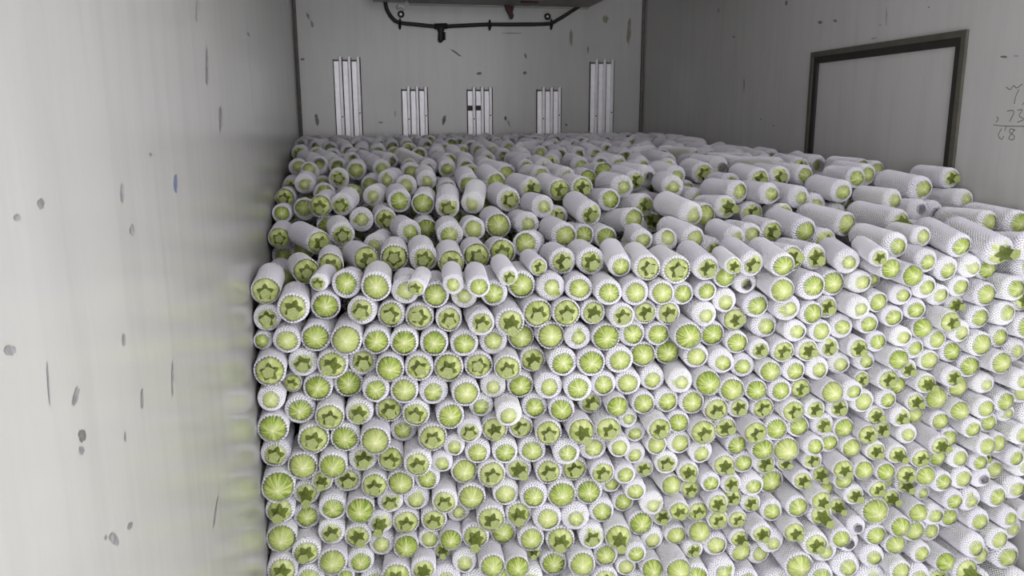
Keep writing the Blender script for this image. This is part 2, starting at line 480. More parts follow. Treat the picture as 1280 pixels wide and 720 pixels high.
def stem_geometry(seed):
    r_ = np.random.default_rng(300+seed)
    n = 20
    ln = [0.012, 0.020, 0.030][seed % 3]
    prof = [(-0.001, 0.0185, 0.27), (-0.003, 0.0160, 0.25), (-0.006, 0.0135, 0.18), (-0.006-ln*0.5, 0.0122, 0.12), (-0.006-ln, 0.0132, 0.11)]
    tilt = (r_.normal(0, 0.16), r_.normal(0, 0.16))
    V, F, Mi = [], [], []
    for y, rr, amp in prof:
        for k in range(n):
            th = 2*math.pi*k/n
            q = rr*(1+amp*math.cos(5*th))
            yy = y
            if rr > 0.015:
                yy = y+0.0045*(q/0.024)**2          # the flare follows the shoulder
            V.append((q*math.cos(th)+tilt[0]*(-y), yy, q*math.sin(th)+tilt[1]*(-y)))
    for j in range(len(prof)-1):
        for k in range(n):
            k2 = (k+1) % n
            F.append([j*n+k2, j*n+k, (j+1)*n+k, (j+1)*n+k2]); Mi.append(0)
    F.append([(len(prof)-1)*n+k for k in range(n)][::-1]); Mi.append(1)
    return np.array(V), F, Mi
OPEN_HOLES = True
def sleeve_geometry(ratio, seed, empty=False):
    r_ = np.random.default_rng(500+seed)
    n, M = 26, 46
    ds = SL/M
    ro = ratio*R0
    Ls = (R0-ro)*0.85+0.004
    ox, oz = r_.normal(0, 0.10, 2)*(R0-ro)
    ph = r_.random(4)*6.28
    def rad(s, th):
        t = np.clip(1-s/Ls, 0, 1)
        q = R0-(R0-ro)*t**2.2
        b = np.clip((s-(SL-0.03))/0.03, 0, 1)
        q = q*(1-0.35*b**2)
        w = 0.982+0.010*np.sin(2*th+ph[0]+s*9)+0.007*np.sin(3*th+ph[1]-s*22)+0.006*np.sin(s*55+ph[2])
        rimw = 1+0.05*np.sin(2*th+ph[3])*t+0.03*np.sin(5*th+ph[1])*t
        return q*w*rimw, t
    j = np.arange(M+1)[:, None]; i = np.arange(n)[None, :]
    s = j*ds+0*i
    th = (i+0.5*(j % 2))/n*2*math.pi
    def pos(s, th, dr):
        q, t = rad(s, th)
        q = q+dr
        return np.stack([q*np.cos(th)+ox*t, s, q*np.sin(th)+oz*t], -1)
    outer = pos(s, th, 0.0006)
    outer[0, :, 1] -= 0.0022                     # the cut rim leaves little teeth
    V = [outer.reshape(-1, 3)]
    base = (M+1)*n
    F = []
    # one diamond per row 1..M-1 and column
    jj = np.arange(1, M)[:, None]+0*i
    ii = np.arange(n)[None, :]+0*jj
    odd = jj % 2
    left = jj*n+ii
    right = jj*n+(ii+1) % n
    mid = np.where(odd == 0, ii, (ii+1) % n)
    top = (jj-1)*n+mid
    bot = (jj+1)*n+mid
    thc = (ii+0.5*odd+0.5)/n*2*math.pi
    sc = jj*ds
    k = np.clip(0.34+0.42*(sc-Ls-0.001)/0.007, 0.34, 0.76)   # bunched at the mouth, open along the side
    dth = math.pi/n*k
    ins = np.stack([pos(sc, thc-dth, -0.0024), pos(sc-ds*k, thc, -0.0024), pos(sc, thc+dth, -0.0024), pos(sc+ds*k, thc, -0.0024)], 2)
    V.append(ins.reshape(-1, 3))
    q0 = base+np.arange((M-1)*n).reshape(M-1, n)*4
    a, b, c, d = q0, q0+1, q0+2, q0+3
    quads = np.stack([np.stack([left, top, b, a], -1), np.stack([top, right, c, b], -1),
                      np.stack([right, bot, d, c], -1), np.stack([bot, left, a, d], -1)], 2).reshape(-1, 4)
    F = quads.tolist()
    if not OPEN_HOLES:
        F += np.stack([a, b, c, d], -1).reshape(-1, 4).tolist()
    return np.concatenate(V), F

RATIOS = [0.36, 0.48, 0.60, 0.72, 0.83, 0.93]
def with_attr(me, A):
    at = me.attributes.new('tip_co', 'FLOAT_VECTOR', 'POINT')
    at.data.foreach_set('vector', np.asarray(A, dtype=np.float32).ravel())
    return me
FRUIT = {}
for kd in 'bs':
    for sd in range(3):
        V, F, A = fruit_geometry(kd, sd)
        FRUIT[kd, sd] = with_attr(mesh_of('fruit', V, F, [M_FRUIT if kd == 'b' else M_SHOULDER], None, True), A)
STEM = {}
for sd in range(6):
    V, F, Mi = stem_geometry(sd)
    STEM[sd] = mesh_of('stem', V, F, [M_STEM, M_CUT], Mi)
SLEEVE = {}
for q, ra in enumerate(RATIOS):
    for sd in range(3):
        V, F = sleeve_geometry(ra, q*3+sd)
        SLEEVE[q, sd] = mesh_of('foam_sleeve', V, F, [M_FOAM], None, False)

# ------------------------------------------------------------------ where the ends are seen: (x y r kind) per crop, crop origin and scale
CROPS = [
 (305, 165, 5.217, "362 135 35 s,320 245 32 b,245 285 28 s,245 405 75 s,375 385 25 b,385 510 55 b,200 540 45 b,500 385 45 b,690 260 45 b,685 325 35 s,845 345 40 b,755 390 75 s,530 490 70 s,650 505 40 s,890 465 28 b,910 345 28 b,1045 330 40 b,1030 465 48 b,1185 470 65 b,1095 262 38 b,1210 330 25 b,905 240 28 b,965 210 25 b,1220 240 25 b,1045 215 30 s,895 580 62 s,635 630 50 s,775 650 38 b,370 615 62 b,200 660 80 s,1070 690 42 b,1200 640 65 b,870 708 32 b,500 50 20 b,575 165 20 b,620 80 18 b,725 95 20 b,800 130 18 b,880 130 18 b,895 70 16 b,970 145 20 s,1075 125 22 s,1060 70 18 b,1190 90 18 b,1260 150 20 b,940 165 20 b"),
 (549, 165, 5.217, "85 195 42 b,315 185 32 s,278 80 28 b,265 135 28 b,205 100 26 b,160 195 25 b,45 240 35 b,180 340 42 b,30 340 45 b,165 490 50 b,40 495 45 s,310 455 55 b,440 465 50 s,320 585 35 b,685 435 35 s,680 285 35 b,730 205 25 s,925 220 35 b,835 295 28 b,830 390 62 s,945 385 58 s,1085 425 50 b,1265 360 25 b,845 555 38 s,990 520 40 s,745 600 30 b,610 600 30 b,50 680 40 b,220 685 55 b,400 685 75 b,615 700 55 b,790 680 55 b,990 700 50 b,1130 690 65 b,545 160 30 b,915 150 25 b,1180 215 32 b,740 90 18 b,885 95 18 b,975 40 16 b,1050 75 18 b,1120 105 18 b,1210 45 16 b,450 155 20 b,170 35 16 b"),
 (793, 165, 5.217, "530 65 25 b,760 105 25 b,190 170 25 b,230 135 30 b,205 250 35 s,295 130 20 b,245 195 30 b,435 205 20 b,520 190 35 b,578 225 20 b,470 265 45 s,390 305 35 b,290 390 25 b,540 355 28 b,700 395 40 b,780 350 35 s,895 315 45 s,1060 330 42 s,1165 290 30 b,1190 220 20 b,1235 398 32 b,890 420 35 b,850 455 30 s,1020 455 30 s,1130 450 30 b,30 365 42 s,140 360 50 s,100 290 20 b,545 550 70 b,735 580 35 s,415 590 38 b,940 685 60 s,1130 665 55 b,835 715 40 b,860 90 30 s"),
 (1037, 165, 5.218, "205 220 38 s,70 345 50 b,195 345 42 b,275 335 42 b,400 335 42 b,70 430 38 b,155 435 28 b,470 410 40 b,505 315 22 b,610 275 55 b,585 385 45 b,775 215 45 b,775 335 32 b,720 365 20 b,880 315 35 s,970 305 40 s,690 475 20 b,1000 490 50 s,200 650 65 b,110 680 40 s,345 650 68 b,480 610 60 s,700 645 62 s,875 575 65 b,1000 635 48 b,1150 640 58 b,1250 575 50 b,470 715 25 b,1260 400 28 b"),
 (305, 303, 5.217, "300 100 60 b,485 25 75 s,125 305 100 s,335 215 92 s,535 180 80 s,800 130 88 s,1015 140 80 s,1200 170 62 s,300 425 85 s,505 358 75 b,695 335 68 b,910 325 82 b,1115 325 50 b,100 560 55 s,250 630 62 b,500 575 82 b,695 610 90 b,810 470 65 s,985 475 78 s,1185 490 82 s,900 660 70 b,1095 650 78 b"),
 (549, 303, 5.217, "110 125 90 s,290 150 88 s,485 130 80 s,690 145 75 s,870 150 65 s,1050 140 60 s,1205 130 70 s,40 325 78 b,252 362 45 b,445 305 62 b,610 290 72 b,785 305 42 b,975 325 58 b,1150 300 60 b,120 500 75 s,290 480 60 s,490 475 75 s,665 470 85 s,900 500 88 s,1050 460 68 s,1190 460 55 s,30 665 72 b,185 655 55 b,410 660 50 b,590 650 78 b,775 610 78 b,940 645 32 b,1090 620 78 b"),
 (793, 303, 5.217, "145 185 70 s,320 180 80 s,535 175 60 s,705 165 65 b,885 155 45 s,1020 115 75 s,1200 90 60 s,835 45 52 b,725 25 25 b,505 45 45 s,370 20 50 b,130 35 35 b,210 40 38 b,50 310 55 b,205 330 65 b,380 350 52 b,475 300 50 b,660 330 38 b,840 265 22 b,950 290 80 b,1185 265 55 b,75 470 60 s,230 460 68 s,480 465 32 b,665 470 78 s,830 420 62 b,1070 460 35 b,1190 455 65 b,40 605 55 b,190 600 68 b,340 580 78 b,580 610 62 b,725 635 60 b,915 580 42 b,1130 605 35 b,1255 605 45 b"),
 (1037, 303, 5.218, "160 85 28 b,310 65 62 b,460 45 45 b,600 45 38 b,680 100 42 b,890 50 60 b,1055 30 45 s,975 120 35 b,1075 185 65 b,1220 150 62 b,70 255 65 b,240 225 38 b,380 205 78 b,600 210 72 b,765 180 45 b,880 285 52 b,985 345 68 b,1215 340 60 b,355 360 52 b,495 370 38 b,605 350 40 b,755 345 35 b,55 440 50 s,210 425 25 b,300 545 52 b,405 505 48 b,535 490 45 b,635 565 75 b,775 490 78 s,870 420 50 s,850 575 40 b,1040 495 55 b,1140 495 48 b,965 650 62 b,1150 645 50 b,1240 610 70 b,170 620 45 b,350 660 52 b,485 605 38 b,565 685 40 b,740 655 45 b,1260 245 25 b"),
 (305, 432, 5.217, "185 150 92 s,380 125 58 s,565 80 82 s,790 110 60 s,975 120 82 b,1165 135 70 s,465 275 75 b,700 275 72 b,878 280 58 b,1062 285 75 b,1240 310 50 b,150 362 55 b,378 435 65 b,560 420 90 s,765 425 68 s,945 430 72 s,1135 450 65 s,165 580 95 b,440 570 85 s,630 590 75 b,848 590 95 b,1068 605 50 b,1215 570 85 s,150 700 60 s"),
 (549, 432, 5.217, "115 140 85 s,285 150 80 s,475 115 80 s,655 105 65 s,850 125 62 b,1045 125 70 b,1200 115 68 b,235 325 70 b,398 325 38 b,550 265 70 b,735 260 50 b,948 320 65 b,1145 305 60 b,250 425 50 b,475 435 40 b,635 440 58 b,800 405 65 b,1030 395 48 s,925 495 90 s,1205 395 78 b,78 425 72 b,160 590 55 s,350 555 80 s,525 560 70 s,725 565 80 s,1130 540 80 s,850 660 42 b,1030 670 48 b,255 690 58 b,450 695 60 b,635 700 65 b,1240 680 45 b,1265 510 25 b,85 690 40 b"),
 (793, 432, 5.217, "125 85 75 b,285 80 75 b,475 50 52 b,637 95 45 b,835 60 45 s,978 45 65 s,1160 50 60 s,525 210 85 b,385 210 38 b,195 245 48 b,45 250 52 b,765 200 45 b,885 160 68 b,1072 170 50 b,1228 160 42 b,258 370 50 b,425 350 62 b,650 345 75 b,800 320 68 b,940 325 50 b,1120 270 62 s,1205 365 50 s,95 405 60 b,330 490 60 b,175 540 72 s,510 450 75 s,690 450 50 s,875 420 60 s,1085 400 70 s,1235 475 45 s,945 535 68 b,1115 540 65 b,425 590 90 s,600 585 62 s,770 560 85 s,820 660 68 b,670 670 60 b,265 640 52 b,105 665 55 b,985 670 95 b,1165 660 42 b,20 510 38 b,10 680 35 b,1245 700 35 s"),
 (1037, 432, 5.218, "20 30 45 s,245 55 60 s,430 85 72 b,705 135 58 b,830 80 55 b,960 130 62 b,1110 125 65 b,1235 85 35 b,148 170 45 b,318 150 42 b,555 195 50 s,755 220 45 s,900 300 72 b,1045 265 32 b,1202 230 42 b,1240 330 65 b,190 290 42 b,20 300 80 b,390 265 65 s,495 305 58 b,630 290 55 s,595 350 50 s,720 350 85 b,575 410 60 b,262 385 52 b,430 430 50 b,1000 430 48 b,1130 370 60 b,100 430 50 s,175 555 65 b,290 535 55 s,365 590 50 s,505 480 40 s,695 515 55 b,845 485 75 b,1075 520 45 b,1198 495 30 b,45 650 45 b,565 590 38 b,770 600 52 b,905 590 48 b,1010 660 55 b,1165 630 62 b,1250 560 48 b,265 660 70 s,630 660 60 s,150 700 60 b,365 690 50 s,510 690 55 s,715 670 50 s,845 690 48 b,1250 690 45 b"),
 (305, 570, 4.799, "340 55 80 b,525 60 85 b,738 52 45 s,885 25 75 s,1040 45 65 s,190 185 105 b,960 140 75 b,1155 150 50 b,385 240 58 s,615 195 55 s,780 170 75 s,875 270 48 s,1055 268 40 b,525 308 52 b,702 330 82 b,185 375 75 s,408 440 52 b,530 440 50 s,665 475 68 s,812 420 45 s,945 400 75 s,1115 375 65 s,205 515 90 b,345 555 65 s,555 625 80 b,725 590 58 b,848 560 45 b,1028 525 75 b,195 655 70 s,360 705 60 b,795 690 60 s,955 650 80 s,1115 630 65 s,1160 510 45 b"),
 (549, 570, 4.799, "65 25 32 b,145 120 68 b,310 95 72 s,485 120 58 s,700 75 65 s,840 85 68 s,1040 85 62 s,1150 70 45 b,390 225 55 b,595 215 62 b,770 225 80 b,928 195 68 b,60 280 60 s,205 275 72 b,335 355 75 s,490 330 68 s,650 375 52 b,890 380 35 b,1060 345 55 b,1150 245 50 b,120 385 30 b,205 465 65 s,740 465 75 s,425 480 70 b,575 505 68 b,945 475 45 s,1090 480 78 s,50 510 65 b,140 625 40 b,310 600 75 b,482 625 72 b,672 670 70 b,835 595 75 b,995 605 58 b,1155 620 40 b,250 705 60 b,70 705 50 b,390 705 55 b,850 700 60 s,1025 690 65 s,550 705 40 b"),
 (793, 570, 4.799, "40 50 45 s,240 75 52 s,330 65 50 s,445 10 38 b,530 65 68 s,680 98 52 b,465 175 42 b,585 205 40 s,750 205 38 b,900 145 68 b,800 60 50 s,1070 90 55 s,1140 60 50 s,1135 180 50 b,165 230 35 b,15 240 45 b,258 220 62 b,345 175 55 s,380 290 60 s,320 345 60 s,55 375 72 b,215 375 48 s,220 480 52 b,360 440 70 b,510 300 50 s,605 290 55 s,655 335 55 s,545 390 60 s,715 315 40 s,655 420 50 s,790 390 48 s,875 335 50 b,1030 285 62 b,1100 380 55 s,960 400 72 s,890 510 35 b,1080 490 65 s,120 515 42 b,485 525 52 b,640 545 55 b,755 535 42 b,150 645 65 b,300 620 75 b,420 680 65 b,510 630 38 b,700 690 55 b,900 685 35 b,1010 625 75 b,1140 700 55 b,30 610 45 b,40 700 50 b,245 700 45 b"),
 (1037, 570, 4.799, "90 115 52 b,150 185 45 s,235 70 60 b,140 20 60 s,355 35 55 b,45 250 70 s,90 290 50 s,325 180 50 s,410 245 45 s,320 285 95 b,405 120 55 s,480 140 55 s,515 50 60 s,565 85 75 b,660 30 52 b,510 300 68 b,400 385 65 b,490 485 58 b,665 185 42 b,850 45 42 b,990 50 55 b,1140 15 40 b,800 140 45 b,960 115 22 b,1135 95 30 b,740 250 45 b,970 265 48 b,1080 215 42 b,875 310 28 b,640 300 38 b,730 405 48 b,1075 335 35 b,945 425 45 b,1080 465 52 b,1155 425 30 b,100 430 58 b,285 450 58 b,175 350 22 b,180 490 22 b,385 535 62 b,645 460 38 b,855 530 35 b,950 575 35 b,680 560 68 b,580 580 45 b,50 560 35 b,255 600 38 b,460 625 52 b,660 665 60 s,800 645 68 s,930 690 60 s,1080 650 55 b,150 690 40 b,395 690 40 b,240 705 30 b,550 705 40 b,1150 700 40 b"),
]
ends = []
for ox, oy, sc, txt in CROPS:
    for it in txt.split(','):
        x, y, r, k = it.split()
        ends.append((ox+float(x)/sc, oy+float(y)/sc, float(r)/sc, k))

# ------------------------------------------------------------------ shape of the heap: upright front, top rising to the back
def front_y(X):
    return 2.02-0.36*np.clip((X+0.05)/1.80, 0, 1)
PL_ = np.array([[0, -0.40], [0.2, -0.374], [0.43, -0.317], [0.66, -0.244], [1.05, -0.178], [1.65, -0.126], [2.1, -0.085], [2.8, -0.068], [3.3, -0.066]])
PR_ = np.array([[0, -0.27], [0.2, -0.232], [0.28, -0.211], [0.36, -0.15], [0.5, -0.12], [0.9, -0.12], [1.3, -0.125], [2.0, -0.10], [2.5, -0.075], [3.3, -0.07]])
def top_z(X, Y):
    d = Y-front_y(X)
    a = np.interp(d, PL_[:, 0], PL_[:, 1])
    b = np.interp(d, PR_[:, 0], PR_[:, 1])
    s = np.clip((X-XL)/(XR-XL), 0, 1)
    return CZ+a+(b-a)*s
def hit_heap(x, y, drop=0.032):
    d = ray(x, y)
    t = 1.2
    while t < 7:
        X, Y, Z = d[0]*t, d[1]*t, CZ+d[2]*t
        if Y >= front_y(X) and Z <= top_z(X, Y)-drop:
            break
        if Y > YB-0.05:
            break
        t += 0.004
    return np.array([X, Y, Z])

P, RPX, KD = [], [], []
for x, y, r, k in ends:
    P.append(hit_heap(x, y)); RPX.append(r); KD.append(k)
P = np.array(P); RPX = np.array(RPX)
n_ann = len(P)
for i in range(n_ann):
    if KD[i] == 'b' and RPX[i] < 5.2 and (P[i][1] > 3.0 or RPX[i] < 4.6):
        KD[i] = 'd'
OM = np.array([0.92*RPX[i]/px_per_m(P[i]) for i in range(n_ann)])          # opening radius in metres
is_top = (P[:, 1]-front_y(P[:, 0])) > 0.03
D = np.linalg.norm(P[:, None]-P[None], axis=2)
nn = np.sort(D, axis=1)[:, 1:7].mean(1)/2
RS = np.clip(nn*0.98, 0.030, 0.0400)
RS[is_top] = 0.036+0.004*rng.random(is_top.sum())
RS = np.clip(np.maximum(RS, OM*1.05), 0.030, 0.0435)
# protruding and recessed ends: slide each along its own line of sight
eye = np.array([0, 0, CZ])
Y_SHIFT = np.where(OM/RS > 0.8, -0.012, 0.010)+rng.normal(0, 0.018, n_ann)
P = eye+(P-eye)*(1+Y_SHIFT/P[:, 1])[:, None]
# let the soft sleeves settle against each other instead of running through one another
P0 = P.copy()
IT = 320
LEN = 0.205
for it in range(IT):
    if it % 16 == 0:
        A_, B_ = np.nonzero(np.triu((np.abs(P[:, None, 1]-P[None, :, 1]) < 0.26) & (np.abs(P[:, None, 0]-P[None, :, 0]) < 0.14) & (np.abs(P[:, None, 2]-P[None, :, 2]) < 0.14), 1))
    d = P[A_]-P[B_]
    L_ = np.hypot(d[:, 0], d[:, 2])+1e-6
    ady = np.abs(d[:, 1])
    ov = np.clip((RS[A_]+RS[B_])*0.94-L_, 0, None)*(ady < LEN)
    mx, mz = d[:, 0]/L_*ov*0.25, d[:, 2]/L_*ov*0.25
    my = np.where((ady > 0.09) & (ov > 0.004), np.sign(d[:, 1])*(LEN-ady)*0.12, 0)
    for c_, m_ in ((0, mx), (2, mz)):
        P[:, c_] += np.bincount(A_, m_, n_ann)-np.bincount(B_, m_, n_ann)
    P[:, 1] += np.bincount(A_, np.clip(my, 0, None), n_ann)+np.bincount(B_, np.clip(-my, 0, None), n_ann)   # the one behind gives way
    P += (P0-P)*np.array([0.07, 0.05, 0.07])*(1-0.5*it/IT)
    P[:, 0] = np.clip(P[:, 0], XL+RS*1.0, XR-RS*1.0)
    P[:, 2] = np.minimum(P[:, 2], np.array([top_z(a, b) for a, b in P[:, :2]])-RS*0.85)
for it in range(8):                                    # what still overlaps is a smaller fruit
    L_ = np.linalg.norm((P[:, None]-P[None])[:, :, [0, 2]], axis=2)
    near = np.abs(P[:, None, 1]-P[None, :, 1]) < 0.19
    ratio_ = np.where(near, L_/(RS[:, None]+RS[None]), 9)
    np.fill_diagonal(ratio_, 9)
    RS = np.maximum(RS*np.clip(ratio_.min(1)*1.10, 0.95, 1.0), 0.0275)
Z = []          # every zucchini: position, sleeve radius, opening ratio, kind, rotation, annotated?
for i in range(n_ann):
    yaw = rng.normal(0, 0.15 if is_top[i] else 0.05)
    pit = rng.normal(0, 0.05)
    Z.append(dict(p=P[i], R=RS[i], q=OM[i]/RS[i], k=KD[i], rot=(pit, rng.random()*6.28, yaw), top=bool(is_top[i]), ann=True, px=RPX[i]))

# fill the holes left between the ends on the upright front, then go on to the floor below the frame
fx = np.arange(XL+0.03, XR-0.02, 0.012)
fz = np.arange(CZ-1.38, CZ-0.27, 0.012)
G = np.array([(x, z) for z in fz for x in fx])
G = G[G[:, 1] < np.array([top_z(x, front_y(x)) for x in G[:, 0]])-0.02]
fr = [(z['p'][0], z['p'][2], z['R']) for z in Z if z['p'][1]-front_y(z['p'][0]) < 0.16]
cl = np.full(len(G), 9.0)
for x, z, r in fr:
    cl = np.minimum(cl, np.hypot(G[:, 0]-x, G[:, 1]-z)-r)
while True:
    i = int(np.argmax(cl))
    if cl[i] < 0.013:
        break
    r = float(np.clip(cl[i]+0.010, 0.024, 0.038))
    x, z = G[i]
    Y = front_y(x)+0.018+0.03*rng.random()
    Z.append(dict(p=np.array([x, Y, z]), R=r, q=rng.uniform(0.45, 0.85), k='b' if rng.random() < 0.6 else 's', rot=(rng.normal(0, .05), rng.random()*6.28, rng.normal(0, .07)), top=False, ann=False, px=6))
    cl = np.minimum(cl, np.hypot(G[:, 0]-x, G[:, 1]-z)-r)
row = 0
z = CZ-1.40
while z > 0.03:
    for x in np.arange(XL+0.04+(0.037 if row % 2 else 0), XR-0.035, 0.0755):
        Z.append(dict(p=np.array([x, front_y(x)+rng.normal(0, .012), z]), R=0.0378, q=rng.uniform(0.45, 0.95), k='b' if rng.random() < 0.6 else 's', rot=(rng.normal(0, .04), rng.random()*6.28, rng.normal(0, .05)), top=False, ann=False, px=6))
    z -= 0.0655
    row += 1
# the rest of the top of the heap, and the layer just beneath it
tp = np.array([z['p'] for z in Z])
for layer in range(3):
    row = 0
    Y0 = 0.10 if layer else 0.06
    for dY in np.arange(Y0, 3.1, 0.165 if layer == 0 else 0.19):
        row += 1
        for x in np.arange(XL+0.04+(0.036 if row % 2 else 0), XR-0.03, 0.0745):
            Y = front_y(x)+dY+rng.normal(0, 0.02)
            if Y > YB-0.23:
                continue
            zz = top_z(x, Y)-0.040-0.068*layer+rng.normal(0, 0.006)
            dd = tp-np.array([x, Y, zz])
            hd = np.hypot(dd[:, 0], dd[:, 2])
            if layer == 0 and np.any((np.abs(dd[:, 0]) < 0.055) & (np.abs(dd[:, 2]) < 0.075) & (dd[:, 1] > -0.15) & (dd[:, 1] < 0.13)):
                continue
            if np.any((hd < 0.060) & (dd[:, 1] > -0.19) & (dd[:, 1] < 0.17)):
                continue
            far = dY > 1.2
            Z.append(dict(p=np.array([x, Y, zz]), R=rng.uniform(0.034, 0.039), q=rng.uniform(0.36, 0.56) if far else rng.uniform(0.4, 0.8), k=('d' if rng.random() < 0.7 else 'b') if far else ('b' if rng.random() < 0.65 else 's'),
                          rot=(rng.normal(0, .06), rng.random()*6.28, rng.normal(0, 0.22 if far else 0.12)), top=True, ann=False, px=2))

# ------------------------------------------------------------------ the 300 that show largest as things of their own, the rest as one heap
def tips(q, k):
    return max(0.0, tip_offset(q, k))
n_z = len(Z)
AX = np.array([Matrix.Rotation(z['rot'][2], 3, 'Z') @ Matrix.Rotation(z['rot'][0], 3, 'X') @ Vector((0, 1, 0)) for z in Z])
RZ = np.array([z['R'] for z in Z])
ANN = np.array([z['ann'] for z in Z])
OFF = np.array([tips(min(RATIOS, key=lambda r: abs(min(0.96, z['q'])-r)), z['k'])/R0 for z in Z])   # in sleeve radii
POS = np.array([z['p'] for z in Z])
FA, FB = 0.90-OFF, SL/R0-0.80                        # front and rear centre of the rounded rod, in sleeve radii
A = POS+AX*(RZ*FA)[:, None]
B = POS+AX*(RZ*FB)[:, None]
A0, B0 = A.copy(), B.copy()
def closest(a1, b1, a2, b2):
    d1, d2, r = b1-a1, b2-a2, a1-a2
    aa, ee = (d1*d1).sum(1), (d2*d2).sum(1)
    f, c, bb = (d2*r).sum(1), (d1*r).sum(1), (d1*d2).sum(1)
    den = aa*ee-bb*bb
    par = den < 1e-3*aa*ee
    u = np.clip(np.where(par, 0.5, (bb*f-c*ee)/np.maximum(den, 1e-12)), 0, 1)
    t = np.clip((bb*u+f)/ee, 0, 1)
    u = np.clip((bb*t-c)/aa, 0, 1)
    return u, t, a1+d1*u[:, None]-a2-d2*t[:, None]
def pairs():
    m = (A+B)/2
    return np.nonzero(np.triu((np.abs(m[:, None, 0]-m[None, :, 0]) < 0.17) & (np.abs(m[:, None, 2]-m[None, :, 2]) < 0.17) & (np.abs(m[:, None, 1]-m[None, :, 1]) < 0.28), 1))
STIFF = np.where(ANN, 1.0, 0.25)[:, None]            # ends seen in the photograph keep their place, the others give way
LNG = RZ*(FB-FA)
for it in range(540):
    if it % 10 == 0:
        I_, J_ = pairs()
        wi = np.where(ANN[I_] & ~ANN[J_], 0.15, np.where(~ANN[I_] & ANN[J_], 0.85, 0.5))
    u, t, v = closest(A[I_], B[I_], A[J_], B[J_])
    dist = np.linalg.norm(v, axis=1)+1e-9
    ov = np.clip((RZ[I_]+RZ[J_])*1.0-dist, 0, None)
    k = ov > 0
    ii, jj, uu, tt, w = I_[k], J_[k], u[k], t[k], wi[k]
    push = v[k]/dist[k][:, None]*(ov[k]*0.45)[:, None]
    for c_ in range(3):
        p = push[:, c_]
        A[:, c_] += np.bincount(ii, p*w*(1-uu)*1.3, n_z)-np.bincount(jj, p*(1-w)*(1-tt)*1.3, n_z)
        B[:, c_] += np.bincount(ii, p*w*uu*1.3, n_z)-np.bincount(jj, p*(1-w)*tt*1.3, n_z)
    if it >= 420:                                    # last, whatever hangs free sinks until it lies on something
        pi_, pj_ = A[I_]+(B[I_]-A[I_])*u[:, None], A[J_]+(B[J_]-A[J_])*t[:, None]
        touch = dist < (RZ[I_]+RZ[J_])*1.005
        up = (pi_-pj_)[:, 2]/dist
        held = np.zeros(n_z, bool)
        held[I_[touch & (up > 0.25)]] = True
        held[J_[touch & (up < -0.25)]] = True
        sink = np.where(ANN & ~held, 0.0010, 0)
        A[:, 2] -= sink
        B[:, 2] -= sink
    fade = max(0.0, 1-0.75*it/420) if it < 420 else 0.0
    A += (A0-A)*0.05*STIFF*fade
    B += (B0-B)*0.012*STIFF*fade
    d = B-A
    l = np.linalg.norm(d, axis=1)
    fix = d*((LNG/l-1)/2)[:, None]
    A -= fix*0.6
    B += fix*1.4
    for E_ in (A, B):
        E_[:, 0] = np.clip(E_[:, 0], XL+RZ, XR-RZ)
        E_[:, 2] = np.clip(E_[:, 2], RZ, top_z(E_[:, 0], E_[:, 1])-RZ*0.9)
        E_[:, 1] = np.minimum(E_[:, 1], YB-0.022-RZ)
    d = B-A
    B = A+d/np.linalg.norm(d, axis=1)[:, None]*LNG[:, None]
I_, J_ = pairs()
for it in range(10):                                 # what is still squeezed is a slimmer fruit
    u, t, v = closest(A[I_], B[I_], A[J_], B[J_])
    q = np.linalg.norm(v, axis=1)/(RZ[I_]+RZ[J_])
    low = np.full(n_z, 9.0)
    np.minimum.at(low, I_, q)
    np.minimum.at(low, J_, q)
    RZ = np.maximum(RZ*np.clip(low*1.01, 0.96, 1.0), np.where(ANN, 0.027, 0.022))
u, t, v = closest(A[I_], B[I_], A[J_], B[J_])
q = np.linalg.norm(v, axis=1)/(RZ[I_]+RZ[J_])
drop = set()
for a, b, qq in sorted(zip(I_.tolist(), J_.tolist(), q.tolist()), key=lambda e: e[2]):
    if qq > 0.88:
        break
    if a in drop or b in drop or (ANN[a] and ANN[b]):
        continue
    drop.add(b if ANN[a] or not ANN[b] else a)       # buried filling with no room left is not there
for i, z in enumerate(Z):
    ax = (B[i]-A[i])/np.linalg.norm(B[i]-A[i])
    z['ax'] = ax
    z['R'] = float(RZ[i])
    z['p'] = A[i]-ax*RZ[i]*FA[i]
print('rods: worst', np.round(np.histogram(q, [0, .5, .7, .8, .9, .95, 1])[0]), 'dropped', len(drop))
Z = [z for i, z in enumerate(Z) if i not in drop]
for z in Z:
    z['qi'] = int(np.argmin([abs(min(0.96, z['q'])-r) for r in RATIOS]))
    z['size'] = z['R']*px_per_m(z['p'])+0.5*z['px'] if z['ann'] else 0
order = sorted(range(len(Z)), key=lambda i: -Z[i]['size'])
single = set(order[:300])
def euler_of(z):
    # spin about the own axis first, then aim
    pit, spin, yaw = z['rot']
    m = Vector((0, 1, 0)).rotation_difference(Vector(z['ax'])).to_matrix() @ Matrix.Rotation(spin, 3, 'Y')
    return m.to_euler()

